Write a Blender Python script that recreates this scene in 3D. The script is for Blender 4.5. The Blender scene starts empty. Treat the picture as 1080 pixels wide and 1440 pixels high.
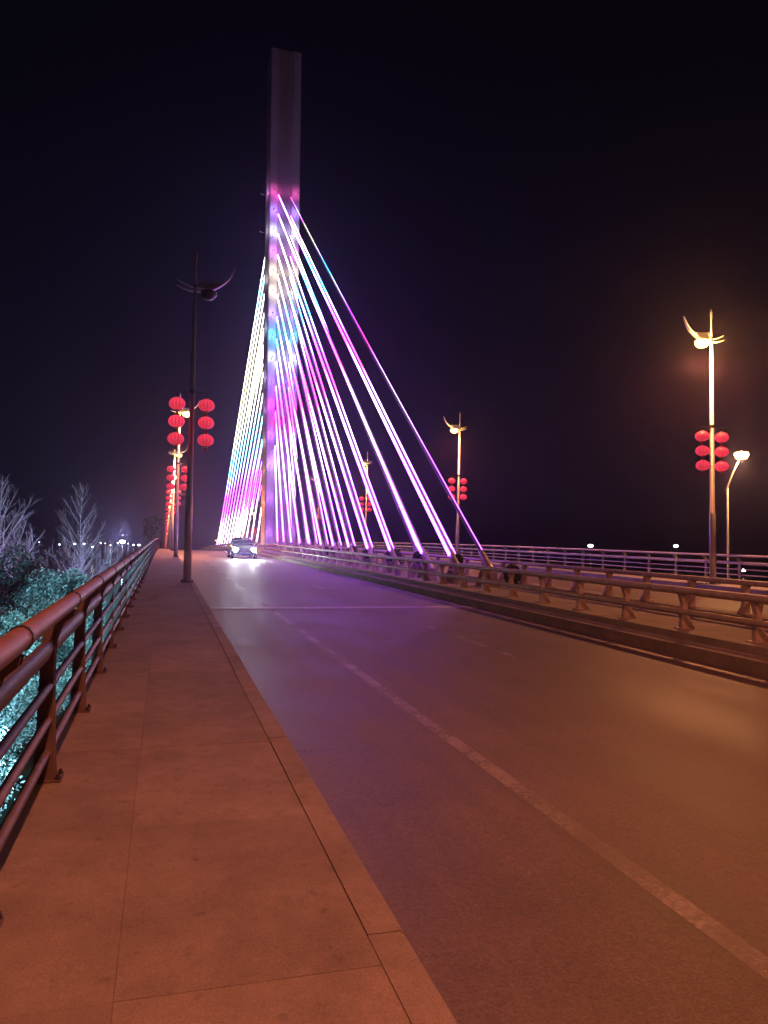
import bpy, math, random
import numpy as np
from mathutils import Vector, Matrix
R = math.radians
random.seed(7)
rng = np.random.default_rng(11)
scn = bpy.context.scene
C = scn.collection

# ------------------------------------------------------------------ camera
cam_d = bpy.data.cameras.new('camera')
cam_d.sensor_fit = 'VERTICAL'; cam_d.sensor_height = 24.0; cam_d.lens = 24.0 * 1081 / 1440
cam_d.clip_start = 0.05; cam_d.clip_end = 6000
cam = bpy.data.objects.new('camera', cam_d); C.objects.link(cam)
psi, th, phi = R(15.90), R(2.945), 0.015
f = Vector((math.sin(psi)*math.cos(th), math.cos(psi)*math.cos(th), math.sin(th)))
r0 = Vector((math.cos(psi), -math.sin(psi), 0)); u0 = r0.cross(f)
rr = math.cos(phi)*r0 + math.sin(phi)*u0; uu = -math.sin(phi)*r0 + math.cos(phi)*u0
M = Matrix((rr, uu, -f)).transposed().to_4x4(); M.translation = Vector((0, 0, 1.55))
cam.matrix_world = M
scn.camera = cam

# ------------------------------------------------------------------ sky and exposure
W = bpy.data.worlds.new('World'); scn.world = W; W.use_nodes = True
nt = W.node_tree; nt.nodes.clear()
wo = nt.nodes.new('ShaderNodeOutputWorld'); bg = nt.nodes.new('ShaderNodeBackground')
tc = nt.nodes.new('ShaderNodeTexCoord'); sp = nt.nodes.new('ShaderNodeSeparateXYZ')
rp = nt.nodes.new('ShaderNodeValToRGB')
nt.links.new(tc.outputs['Generated'], sp.inputs[0]); nt.links.new(sp.outputs['Z'], rp.inputs[0])
cr = rp.color_ramp
cr.elements[0].position = 0.0; cr.elements[0].color = (.0062, .0058, .0140, 1)
cr.elements[1].position = 0.75; cr.elements[1].color = (.0006, .0006, .0013, 1)
e = cr.elements.new(.25); e.color = (.0027, .0026, .0068, 1)
e = cr.elements.new(.5); e.color = (.0011, .0011, .0028, 1)
nt.links.new(rp.outputs[0], bg.inputs[0]); bg.inputs[1].default_value = 1.0
nt.links.new(bg.outputs[0], wo.inputs[0])
scn.view_settings.view_transform = 'Standard'; scn.view_settings.look = 'None'
scn.view_settings.exposure = 0.0; scn.view_settings.gamma = 1.0
scn.view_settings.use_curve_mapping = False
try:
    scn.cycles.use_denoising = True
    scn.cycles.max_bounces = 6; scn.cycles.volume_bounces = 0
    scn.cycles.sample_clamp_indirect = 4.0
except Exception: pass

# ------------------------------------------------------------------ tuning numbers
LED = 2.4
SODIUM = (1.0, .26, .12)
LAMP_W = 2600.0
HAZE = 0.0010
XC = 9.8             # bridge centre line (median)

# ------------------------------------------------------------------ materials
def mat(name, col, rough=.6, metal=0., var=.15, scale=8., bump=.0, spec=.5, detail=4, bscale=None, coord='Object', stretch=None):
    m = bpy.data.materials.new(name); m.use_nodes = True
    n = m.node_tree.nodes; l = m.node_tree.links
    p = n['Principled BSDF']; p.inputs['Roughness'].default_value = rough; p.inputs['Metallic'].default_value = metal
    p.inputs['Specular IOR Level'].default_value = spec
    t = n.new('ShaderNodeTexCoord'); src = t.outputs[coord] if coord != 'World' else n.new('ShaderNodeNewGeometry').outputs['Position']
    if stretch:
        mp = n.new('ShaderNodeMapping'); mp.inputs['Scale'].default_value = stretch; l.new(src, mp.inputs[0]); src = mp.outputs[0]
    nz = n.new('ShaderNodeTexNoise'); nz.inputs['Scale'].default_value = scale; nz.inputs['Detail'].default_value = detail
    l.new(src, nz.inputs['Vector'])
    r = n.new('ShaderNodeValToRGB'); r.color_ramp.elements[0].position = .3; r.color_ramp.elements[1].position = .72
    r.color_ramp.elements[0].color = tuple(c*(1-var) for c in col) + (1,)
    r.color_ramp.elements[1].color = tuple(min(1, c*(1+var)) for c in col) + (1,)
    l.new(nz.outputs['Fac'], r.inputs[0]); l.new(r.outputs[0], p.inputs['Base Color'])
    if bump:
        n2 = n.new('ShaderNodeTexNoise'); n2.inputs['Scale'].default_value = bscale or scale*6; n2.inputs['Detail'].default_value = 3
        l.new(src, n2.inputs['Vector'])
        b = n.new('ShaderNodeBump'); b.inputs['Strength'].default_value = bump; b.inputs['Distance'].default_value = .01
        l.new(n2.outputs['Fac'], b.inputs['Height']); l.new(b.outputs[0], p.inputs['Normal'])
    return m
def emis(name, col, s):
    m = bpy.data.materials.new(name); m.use_nodes = True
    n = m.node_tree.nodes; n.clear()
    o = n.new('ShaderNodeOutputMaterial'); e = n.new('ShaderNodeEmission')
    e.inputs[0].default_value = (*col, 1); e.inputs[1].default_value = s
    m.node_tree.links.new(e.outputs[0], o.inputs[0]); return m

def asphalt():
    m = bpy.data.materials.new('asphalt'); m.use_nodes = True
    n = m.node_tree.nodes; l = m.node_tree.links; p = n['Principled BSDF']
    g = n.new('ShaderNodeNewGeometry'); P = g.outputs['Position']
    def noise(sc, det, rough=.5, src=P):
        t = n.new('ShaderNodeTexNoise'); t.inputs['Scale'].default_value = sc; t.inputs['Detail'].default_value = det; t.inputs['Roughness'].default_value = rough
        l.new(src, t.inputs['Vector']); return t.outputs['Fac']
    def rng_(v, a, b, c, d):
        t = n.new('ShaderNodeMapRange'); t.inputs['From Min'].default_value = a; t.inputs['From Max'].default_value = b; t.inputs['To Min'].default_value = c; t.inputs['To Max'].default_value = d
        l.new(v, t.inputs['Value']); return t.outputs[0]
    def mul(a, b):
        t = n.new('ShaderNodeMath'); t.operation = 'MULTIPLY'; l.new(a, t.inputs[0]); l.new(b, t.inputs[1]); return t.outputs[0]
    mp = n.new('ShaderNodeMapping'); mp.inputs['Scale'].default_value = (1, .035, 1); l.new(P, mp.inputs[0])
    streak = noise(1.9, 5, .6, mp.outputs[0]); patch = noise(.5, 7, .62); grain = noise(70, 2, .7); coarse = noise(24, 4, .7)
    vo = n.new('ShaderNodeTexVoronoi'); vo.feature = 'DISTANCE_TO_EDGE'; vo.inputs['Scale'].default_value = .42
    wp = n.new('ShaderNodeTexNoise'); wp.inputs['Scale'].default_value = 1.6; wp.inputs['Detail'].default_value = 5; l.new(P, wp.inputs['Vector'])
    va = n.new('ShaderNodeVectorMath'); va.operation = 'ADD'; l.new(P, va.inputs[0]); l.new(wp.outputs['Color'], va.inputs[1]); l.new(va.outputs[0], vo.inputs['Vector'])
    crack = rng_(vo.outputs['Distance'], .0, .006, .55, 1.0)
    keep = rng_(noise(.23, 2), .50, .58, 0, 1)          # cracks only here and there
    ck = n.new('ShaderNodeMix'); ck.data_type = 'FLOAT'; l.new(keep, ck.inputs[0]); ck.inputs[2].default_value = 1.0; l.new(crack, ck.inputs[3])
    v = mul(mul(rng_(streak, .3, .7, .80, 1.22), rng_(patch, .32, .68, .78, 1.22)), mul(rng_(grain, .3, .7, .74, 1.26), rng_(coarse, .3, .7, .86, 1.14)))
    v = mul(v, ck.outputs[0])
    hs = n.new('ShaderNodeMix'); hs.data_type = 'RGBA'; hs.blend_type = 'MULTIPLY'; hs.inputs['Factor'].default_value = 1
    hs.inputs['A'].default_value = (.135, .110, .096, 1); l.new(v, hs.inputs['B']); l.new(hs.outputs['Result'], p.inputs['Base Color'])
    l.new(mul(rng_(streak, .3, .7, .90, 1.06), rng_(patch, .3, .7, .56, .68)), p.inputs['Roughness'])
    p.inputs['Specular IOR Level'].default_value = .26
    b = n.new('ShaderNodeBump'); b.inputs['Strength'].default_value = .7; b.inputs['Distance'].default_value = .006
    l.new(mul(grain, coarse), b.inputs['Height']); l.new(b.outputs[0], p.inputs['Normal'])
    return m
def worn_concrete(name, col, dark, island=True):
    m = bpy.data.materials.new(name); m.use_nodes = True
    n = m.node_tree.nodes; l = m.node_tree.links; p = n['Principled BSDF']
    g = n.new('ShaderNodeNewGeometry'); P = g.outputs['Position']
    def noise(sc, det, rough=.5):
        t = n.new('ShaderNodeTexNoise'); t.inputs['Scale'].default_value = sc; t.inputs['Detail'].default_value = det; t.inputs['Roughness'].default_value = rough
        l.new(P, t.inputs['Vector']); return t.outputs['Fac']
    def rng_(v, a, b, c, d):
        t = n.new('ShaderNodeMapRange'); t.inputs['From Min'].default_value = a; t.inputs['From Max'].default_value = b; t.inputs['To Min'].default_value = c; t.inputs['To Max'].default_value = d
        l.new(v, t.inputs['Value']); return t.outputs[0]
    def mul(a, b):
        t = n.new('ShaderNodeMath'); t.operation = 'MULTIPLY'; l.new(a, t.inputs[0]); l.new(b, t.inputs[1]); return t.outputs[0]
    oi = n.new('ShaderNodeObjectInfo')
    spots = rng_(noise(13, 2, .4), .26, .34, .8, 1.0)
    v = mul(mul(rng_(noise(1.3, 8, .65), .32, .68, .78, 1.18), rng_(noise(6, 6, .7), .3, .7, .86, 1.12)), mul(rng_(noise(110, 2, .6), .3, .7, .82, 1.18), spots))
    v = mul(v, rng_(oi.outputs['Random'], 0, 1, .90, 1.08))
    hs = n.new('ShaderNodeMix'); hs.data_type = 'RGBA'; hs.blend_type = 'MULTIPLY'; hs.inputs['Factor'].default_value = 1
    hs.inputs['A'].default_value = (*col, 1); l.new(v, hs.inputs['B']); l.new(hs.outputs['Result'], p.inputs['Base Color'])
    p.inputs['Roughness'].default_value = .82; p.inputs['Specular IOR Level'].default_value = .25
    b = n.new('ShaderNodeBump'); b.inputs['Strength'].default_value = .5; b.inputs['Distance'].default_value = .004
    l.new(mul(noise(60, 3, .7), noise(6, 6, .7)), b.inputs['Height']); l.new(b.outputs[0], p.inputs['Normal'])
    return m
def worn_paint():
    m = bpy.data.materials.new('worn_paint'); m.use_nodes = True
    n = m.node_tree.nodes; l = m.node_tree.links; p = n['Principled BSDF']
    g = n.new('ShaderNodeNewGeometry'); P = g.outputs['Position']
    def noise(sc, det, rough=.5):
        t = n.new('ShaderNodeTexNoise'); t.inputs['Scale'].default_value = sc; t.inputs['Detail'].default_value = det; t.inputs['Roughness'].default_value = rough
        l.new(P, t.inputs['Vector']); return t.outputs['Fac']
    a = noise(26, 6, .75); b = noise(.9, 4, .6); c = noise(70, 2, .7)
    s = n.new('ShaderNodeMath'); s.operation = 'MULTIPLY_ADD'; l.new(b, s.inputs[0]); s.inputs[1].default_value = 1.3; l.new(a, s.inputs[2])
    cr = n.new('ShaderNodeMapRange'); cr.inputs['From Min'].default_value = .95; cr.inputs['From Max'].default_value = 1.30; cr.inputs['To Min'].default_value = .26; cr.inputs['To Max'].default_value = .8; l.new(s.outputs[0], cr.inputs['Value'])
    p.inputs['Base Color'].default_value = (.32, .29, .27, 1); p.inputs['Roughness'].default_value = .52; p.inputs['Specular IOR Level'].default_value = .34
    l.new(cr.outputs[0], p.inputs['Alpha'])
    bp = n.new('ShaderNodeBump'); bp.inputs['Strength'].default_value = .5; bp.inputs['Distance'].default_value = .004; l.new(c, bp.inputs['Height']); l.new(bp.outputs[0], p.inputs['Normal'])
    return m
STOPS_F = [(0.0, (.34, .060, .92)), (5.5, (.36, .062, .92)), (7.0, (.45, .16, .75)), (8.5, (.42, .24, .62)), (10.8, (.42, .20, .70)), (11.8, (.40, .10, .90)),
           (12.8, (.70, .028, .25)), (14.6, (.60, .030, .60)), (16, (.30, .045, .95)), (17.4, (.42, .20, .90)), (19.4, (.42, .40, .70)), (20.2, (.05, .38, .70)), (21.8, (.05, .32, .80)),
           (23, (.34, .20, .85)), (25, (.52, .46, .30)), (27.4, (.50, .44, .28)), (28.4, (.50, .07, .60)), (30.2, (.42, .36, .70)), (31.5, (.30, .12, .90)), (33.2, (.70, .05, .40))]
STOPS_B = [(0.0, (.42, .12, .75)), (2.6, (.44, .12, .80)), (4.0, (.50, .42, .45)), (6.4, (.50, .44, .45)), (7.6, (.50, .06, .80)), (10.2, (.55, .04, .70)),
           (11.4, (.30, .12, .90)), (13.0, (.10, .42, .60)), (15.6, (.14, .44, .50)), (17.0, (.44, .48, .36)), (22.0, (.50, .48, .28)), (27.0, (.46, .42, .40)), (29.5, (.12, .44, .50)), (31.5, (.48, .44, .42)), (34.5, (.50, .30, .60))]
def led_material(stops):
    m = bpy.data.materials.new('led_strip'); m.use_nodes = True
    n = m.node_tree.nodes; l = m.node_tree.links; n.clear()
    o = n.new('ShaderNodeOutputMaterial'); e = n.new('ShaderNodeEmission')
    g = n.new('ShaderNodeNewGeometry'); s = n.new('ShaderNodeSeparateXYZ'); l.new(g.outputs['Position'], s.inputs[0])
    oi = n.new('ShaderNodeObjectInfo')
    ph = n.new('ShaderNodeMath'); ph.operation = 'MULTIPLY_ADD'; l.new(oi.outputs['Random'], ph.inputs[0]); ph.inputs[1].default_value = 1.0; l.new(s.outputs['Z'], ph.inputs[2])
    d = n.new('ShaderNodeMath'); d.operation = 'DIVIDE'; l.new(ph.outputs[0], d.inputs[0]); d.inputs[1].default_value = 36.0
    cr = n.new('ShaderNodeValToRGB'); el = cr.color_ramp.elements
    el[0].position = 0; el[0].color = (*stops[0][1], 1); el[1].position = stops[-1][0]/36; el[1].color = (*stops[-1][1], 1)
    for z, c in stops[1:-1]:
        k = el.new(z/36); k.color = (*c, 1)
    l.new(d.outputs[0], cr.inputs[0]); l.new(cr.outputs[0], e.inputs[0]); e.inputs[1].default_value = 9.0*LED
    l.new(e.outputs[0], o.inputs[0]); return m
MT = {
 'asphalt': asphalt(), 'paint': worn_paint(),
 'slab': worn_concrete('paving_concrete', (.225, .195, .175), .6), 'kerb': worn_concrete('kerb_concrete', (.235, .205, .182), .6), 'kerb_pale': worn_concrete('pale_kerb_concrete', (.42, .40, .38), .6),
 'joint': mat('joint_grime', (.17, .145, .13), .9, 0, .3, 6),
 'concrete': mat('concrete', (.27, .24, .22), .8, 0, .2, 1.6, .4, .3, 6, 40, 'World'),
 'pylon': mat('pylon_paint', (.42, .40, .43), .6, 0, .07, .5, .1, .4, 6, 12, 'World'),
 'steel': mat('painted_steel_brown', (.115, .078, .07), .62, 0, .25, 9, .12, .5, 5, 90, 'World'),
 'handrail': mat('painted_handrail', (.19, .105, .085), .6, 0, .22, 7, .1, .5, 5, 60, 'World'),
 'rail_grey': mat('painted_steel_grey', (.52, .50, .52), .45, .3, .12, 6, .05, .5, 4, 60, 'World'),
 'barrier': mat('cast_barrier_steel', (.37, .31, .28), .55, .05, .25, 7, .2, .5, 5, 60, 'World'),
 'dark': mat('dark_metal', (.04, .035, .035), .6, .3, .2, 12),
 'pole': mat('lamp_pole_paint', (.50, .47, .47), .4, .3, .1, 4, .04, .5, 4, 40, 'World'),
 'arm': mat('pale_arm_paint', (.6, .56, .58), .45, 0, .06, 4),
 'sheath': mat('cable_sheath', (.30, .28, .30), .45, 0, .1, 3),
 'led': led_material(STOPS_F), 'led_back': led_material(STOPS_B),
 'lens': emis('lit_lamp_lens', (1.0, .56, .15), 14),
 'lens_cold': emis('lit_white_lamp', (.85, .92, 1.0), 14),
 'lens_off': mat('unlit_lamp_lens', (.10, .09, .08), .3, 0, .1, 4),
 'cap_gold': mat('lantern_cap', (.45, .25, .06), .4, .5, .1, 20),
 'tassel': mat('lantern_tassel', (.5, .02, .03), .7, 0, .2, 30),
 'bark': mat('pale_bark', (.34, .32, .30), .85, 0, .25, 14, .4, .2, 5, 50),
 'barkd': mat('dark_bark', (.12, .095, .075), .9, 0, .3, 12, .4, .2, 5, 40),
 'soil': mat('grass_and_soil', (.035, .045, .025), .95, 0, .5, .25, .3, .2, 8, 3, 'World'),
 'water': mat('river_water', (.01, .014, .018), .12, 0, .1, .4, .25, .5, 3, 2, 'World'),
 'car': mat('dark_blue_car_paint', (.018, .022, .04), .3, .3, .04, 2),
 'glass': mat('car_glass', (.02, .022, .028), .08, 0, .05, 2),
 'tyre': mat('tyre_rubber', (.02, .02, .02), .8, 0, .1, 20),
 'chrome': mat('chrome', (.6, .6, .62), .18, 1, .02, 4),
 'head': emis('lit_headlight', (.92, .97, 1.0), 450),
 'plate': mat('plate_blue', (.02, .06, .35), .4, 0, .05, 4),
 'white': mat('white_paint', (.7, .7, .7), .5, 0, .05, 4),
 'roof': mat('roof_tiles_dark', (.08, .06, .05), .8, 0, .2, 3),
}
def lantern_mat():
    m = bpy.data.materials.new('lit_red_silk'); m.use_nodes = True
    n = m.node_tree.nodes; l = m.node_tree.links; p = n['Principled BSDF']
    p.inputs['Base Color'].default_value = (.55, .02, .03, 1); p.inputs['Roughness'].default_value = .55
    t = n.new('ShaderNodeTexCoord'); s = n.new('ShaderNodeSeparateXYZ'); l.new(t.outputs['Object'], s.inputs[0])
    nz = n.new('ShaderNodeTexNoise'); nz.inputs['Scale'].default_value = 5; l.new(t.outputs['Object'], nz.inputs['Vector'])
    mr = n.new('ShaderNodeMapRange'); mr.inputs['To Min'].default_value = .75; mr.inputs['To Max'].default_value = 1.15; l.new(nz.outputs['Fac'], mr.inputs['Value'])
    at = n.new('ShaderNodeMath'); at.operation = 'ARCTAN2'; l.new(s.outputs['Y'], at.inputs[0]); l.new(s.outputs['X'], at.inputs[1])
    fr = n.new('ShaderNodeMath'); fr.operation = 'MULTIPLY'; l.new(at.outputs[0], fr.inputs[0]); fr.inputs[1].default_value = 14
    cs = n.new('ShaderNodeMath'); cs.operation = 'COSINE'; l.new(fr.outputs[0], cs.inputs[0])
    rib = n.new('ShaderNodeMapRange'); rib.inputs['From Min'].default_value = -1; rib.inputs['To Min'].default_value = .42; rib.inputs['To Max'].default_value = 1.0; l.new(cs.outputs[0], rib.inputs['Value'])
    zz = n.new('ShaderNodeMapRange'); zz.inputs['From Min'].default_value = -.19; zz.inputs['From Max'].default_value = .19; zz.inputs['To Min'].default_value = .62; zz.inputs['To Max'].default_value = 1.1; l.new(s.outputs['Z'], zz.inputs['Value'])
    m1 = n.new('ShaderNodeMath'); m1.operation = 'MULTIPLY'; l.new(rib.outputs[0], m1.inputs[0]); l.new(zz.outputs[0], m1.inputs[1])
    m2 = n.new('ShaderNodeMath'); m2.operation = 'MULTIPLY'; l.new(m1.outputs[0], m2.inputs[0]); l.new(mr.outputs[0], m2.inputs[1])
    oi = n.new('ShaderNodeObjectInfo'); ov = n.new('ShaderNodeMapRange'); ov.inputs['To Min'].default_value = 1.05; ov.inputs['To Max'].default_value = 1.5; l.new(oi.outputs['Random'], ov.inputs['Value'])
    m3 = n.new('ShaderNodeMath'); m3.operation = 'MULTIPLY'; l.new(m2.outputs[0], m3.inputs[0]); l.new(ov.outputs[0], m3.inputs[1]); m2 = m3
    p.inputs['Emission Color'].default_value = (1.0, .05, .10, 1); l.new(m2.outputs[0], p.inputs['Emission Strength'])
    return m
MT['lantern'] = lantern_mat()
def leaf_mat(name, a, b):
    m = bpy.data.materials.new(name); m.use_nodes = True
    n = m.node_tree.nodes; l = m.node_tree.links; p = n['Principled BSDF']
    g = n.new('ShaderNodeNewGeometry')
    w = n.new('ShaderNodeTexWhiteNoise'); w.noise_dimensions = '1D'; l.new(g.outputs['Random Per Island'], w.inputs['W'])
    mx = n.new('ShaderNodeMix'); mx.data_type = 'RGBA'; l.new(w.outputs['Value'], mx.inputs['Factor'])
    mx.inputs['A'].default_value = (*a, 1); mx.inputs['B'].default_value = (*b, 1)
    l.new(mx.outputs['Result'], p.inputs['Base Color']); p.inputs['Roughness'].default_value = .45
    return m
MT['leaf'] = leaf_mat('evergreen_leaf', (.015, .03, .022), (.42, .47, .43))
MT['leafd'] = leaf_mat('topiary_leaf', (.02, .04, .02), (.06, .09, .035))

# ------------------------------------------------------------------ mesh helpers
class MB:
    def __init__(s): s.v = []; s.f = []
    def add(s, vs, fs):
        k = len(s.v); s.v += [tuple(v) for v in vs]; s.f += [tuple(i+k for i in q) for q in fs]; return s
    def box(s, x0, x1, y0, y1, z0, z1, taper=1.0):
        cx, cy = (x0+x1)/2, (y0+y1)/2
        T = lambda x, y: (cx+(x-cx)*taper, cy+(y-cy)*taper)
        return s.add([(x0,y0,z0),(x1,y0,z0),(x1,y1,z0),(x0,y1,z0),(*T(x0,y0),z1),(*T(x1,y0),z1),(*T(x1,y1),z1),(*T(x0,y1),z1)],
                     [(0,3,2,1),(4,5,6,7),(0,1,5,4),(1,2,6,5),(2,3,7,6),(3,0,4,7)])
    def tube(s, pts, rad, n=8, cap=True, ry=None):
        pts = [Vector(p) for p in pts]
        if not hasattr(rad, '__len__'): rad = [rad]*len(pts)
        k = len(s.v); up = None
        for i, p in enumerate(pts):
            t = (pts[min(i+1, len(pts)-1)] - pts[max(i-1, 0)]).normalized()
            if up is None:
                up = Vector((0,0,1)) if abs(t.z) < .9 else Vector((1,0,0))
            a = (up - t*up.dot(t)).normalized(); b = t.cross(a); up = a
            for j in range(n):
                q = 2*math.pi*(j+.5)/n
                s.v.append(tuple(p + (a*math.cos(q)*(ry or 1) + b*math.sin(q))*rad[i]))
        for i in range(len(pts)-1):
            for j in range(n):
                s.f.append((k+i*n+j, k+i*n+(j+1)%n, k+(i+1)*n+(j+1)%n, k+(i+1)*n+j))
        if cap:
            s.f.append(tuple(k+j for j in reversed(range(n)))); s.f.append(tuple(k+(len(pts)-1)*n+j for j in range(n)))
        return s
    def sweep(s, prof, path, close=True):
        """profile (x,z) offsets carried along path points (x,y,z)"""
        k = len(s.v); n = len(prof)
        for (x, y, z) in path:
            for (a, b) in prof: s.v.append((x+a, y, z+b))
        for i in range(len(path)-1):
            for j in range(n if close else n-1):
                s.f.append((k+i*n+j, k+(i+1)*n+j, k+(i+1)*n+(j+1)%n, k+i*n+(j+1)%n))
        if close:
            s.f.append(tuple(k+j for j in range(n))); s.f.append(tuple(k+(len(path)-1)*n+j for j in reversed(range(n))))
        return s
    def prism(s, prof, y0, y1):
        n = len(prof)
        return s.add([(x, y0, z) for x, z in prof] + [(x, y1, z) for x, z in prof],
                     [tuple(range(n)), tuple(n+j for j in reversed(range(n)))] + [(j, n+j, n+(j+1)%n, (j+1)%n) for j in range(n)])
    def lathe(s, prof, n=16, c=(0,0,0), scallop=0.0):
        k = len(s.v)
        for (r, z) in prof:
            for j in range(n):
                q = 2*math.pi*j/n; q_ = r*(1-(scallop if j % 2 else 0))
                s.v.append((c[0]+q_*math.cos(q), c[1]+q_*math.sin(q), c[2]+z))
        for i in range(len(prof)-1):
            for j in range(n):
                s.f.append((k+i*n+j, k+i*n+(j+1)%n, k+(i+1)*n+(j+1)%n, k+(i+1)*n+j))
        s.f.append(tuple(k+j for j in reversed(range(n)))); s.f.append(tuple(k+(len(prof)-1)*n+j for j in range(n)))
        return s
    def mesh(s, name, m, smooth=False):
        me = bpy.data.meshes.new(name); me.from_pydata(s.v, [], s.f); me.materials.append(m)
        me.update()
        if smooth:
            me.polygons.foreach_set('use_smooth', [len(p.vertices) == 4 for p in me.polygons])
        return me
    def build(s, name, m, parent=None, smooth=False, loc=None):
        return link(name, s.mesh(name, m, smooth), parent, loc)
def link(name, me, parent=None, loc=None):
    o = bpy.data.objects.new(name, me); C.objects.link(o)
    if parent: o.parent = parent
    if loc is not None: o.location = loc
    return o
def fixn(me):
    import bmesh
    b = bmesh.new(); b.from_mesh(me); bmesh.ops.recalc_face_normals(b, faces=b.faces); b.to_mesh(me); b.free(); return me
def tag(o, label=None, cat=None, group=None, kind=None):
    if label: o['label'] = label
    if cat: o['category'] = cat
    if group: o['group'] = group
    if kind: o['kind'] = kind
    return o
def empty(name, loc=(0,0,0), rz=0):
    o = bpy.data.objects.new(name, None); C.objects.link(o); o.location = loc; o.rotation_euler = (0,0,rz); o.empty_display_size = .2; return o
def copy_tree(o, parent=None):
    c = o.copy(); C.objects.link(c); c.parent = parent
    for ch in list(o.children): copy_tree(ch, c)
    return c
def zd(y): return .02*y - (max(0., y-40)**2)/7000.      # walkway level along the bridge
def slope(y): return math.atan(.02 - 2*max(0., y-40)/7000.)
ORD = ['first','second','third','fourth','fifth','sixth','seventh','eighth','ninth','tenth','eleventh','twelfth','thirteenth','fourteenth']
Y0, Y1 = -8.0, 330.0
def ys(a=Y0, b=Y1, st=2.0):
    n = max(1, int(math.ceil((b-a)/st))); return [a+(b-a)*i/n for i in range(n+1)]

# ------------------------------------------------------------------ setting: ground, river, deck
def sheet(name, x0, x1, y0, y1, z, m, n=1):
    o = MB().add([(x0,y0,z),(x1,y0,z),(x1,y1,z),(x0,y1,z)], [(0,1,2,3)]).build(name, m); tag(o, kind='structure'); return o
sheet('ground', -1500, 1500, -300, 2500, -6.5, MT['soil'])
sheet('river', -700, 900, 150, 370, -6.45, MT['water'])
def strip(name, prof, m, a=Y0, b=Y1, parent=None, st=2.0):
    o = MB().sweep(prof, [(0, y, zd(y)) for y in ys(a, b, st)]).build(name, m, parent); fixn(o.data)
    if not parent: tag(o, kind='structure')
    return o
strip('bridge_deck', [(-.80,-.06),(-.80,-.5),(1.6,-.7),(2.6,-2.0),(17,-2.0),(18.2,-.7),(21.3,-.5),(21.3,-.06),(19.6,-.06),(19.6,-.2),(.7,-.2),(.7,-.06)], MT['concrete'])
strip('road', [(.95,-.15),(.95,-.19),(7.52,-.19),(7.52,-.15)], MT['asphalt'])
strip('far_road', [(12.08,-.15),(12.08,-.19),(19.32,-.19),(19.32,-.15)], MT['asphalt'])
# walkway bed, slabs laid one by one near the camera, continuous farther on
sw = strip('sidewalk', [(-.785,-.004),(-.785,-.055),(.80,-.055),(.80,-.004)], MT['joint'])
def slab_mesh(w, l, t=.03, c=.0015):
    return MB().add([(0,0,-t),(w,0,-t),(w,l,-t),(0,l,-t),(0,0,-c),(w,0,-c),(w,l,-c),(0,l,-c),(c,c,0),(w-c,c,0),(w-c,l-c,0),(c,l-c,0)],
        [(0,3,2,1),(0,1,5,4),(1,2,6,5),(2,3,7,6),(3,0,4,7),(4,5,9,8),(5,6,10,9),(6,7,11,10),(7,4,8,11),(8,9,10,11)])
cols = [(-.78, .661), (-.119, .921)]
LEN = 1.55
for ci, (x0, w) in enumerate(cols):
    me = slab_mesh(w-.001, LEN-.0015).mesh('paving_slab', MT['slab'])
    for k in range(15):
        y = -5.0 + ci*.0 + k*LEN
        o = link('paving_slab', me, sw, (x0, y, zd(y)+random.uniform(-.0012, .0012))); o.rotation_euler = (slope(y), 0, 0)
ye = -5.0 + 15*LEN
for x0, w in cols:
    o = strip('paving', [(x0, 0), (x0, -.03), (x0+w-.005, -.03), (x0+w-.005, 0)], MT['slab'], ye+.004, Y1, sw)
kb = strip('kerb', [(.802,-.05),(.802,-.19),(.946,-.19),(.946,-.05)], MT['joint'])
kme = MB().add([(0,0,-.15),(.15,0,-.15),(.15,.99,-.15),(0,.99,-.15),(0,0,0),(.135,0,0),(.15,0,-.015),(.15,.99,-.015),(.135,.99,0),(0,.99,0)],
               [(0,3,2,1),(0,1,6,5,4),(3,9,8,7,2),(1,2,7,6),(6,7,8,5),(5,8,9,4),(0,4,9,3)]).mesh('kerb_stone', MT['kerb'])
for k in range(26):
    y = -5 + k*.995
    o = link('kerb_stone', kme, kb, (.803+random.uniform(-.003,.003), y, zd(y)+.003+random.uniform(-.002, .003))); o.rotation_euler = (slope(y), 0, 0)
strip('kerb_run', [(.805,.003),(.805,-.15),(.955,-.15),(.955,-.012),(.94,.003)], MT['kerb'], -5+26*.995+.003, Y1, kb)
strip('far_sidewalk', [(19.32,.02),(19.32,-.17),(21.25,-.17),(21.25,.02)], MT['kerb_pale'])
# median: low kerb, plinth, planting floor
strip('median_kerb', [(7.5,.02),(7.5,-.17),(7.95,-.17),(7.95,.03),(7.6,.03)], MT['kerb'])
strip('far_median_kerb', [(11.65,.03),(11.65,-.17),(12.1,-.17),(12.1,.02),(12.0,.03)], MT['kerb_pale'])
strip('median_plinth', [(7.952,.13),(7.952,-.18),(8.6,-.18),(8.6,.13)], MT['concrete'])
strip('far_median_plinth', [(11.0,.13),(11.0,-.18),(11.648,-.18),(11.648,.13)], MT['concrete'])
strip('median_floor', [(8.602,-.02),(8.602,-.18),(10.998,-.18),(10.998,-.02)], MT['concrete'])
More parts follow.
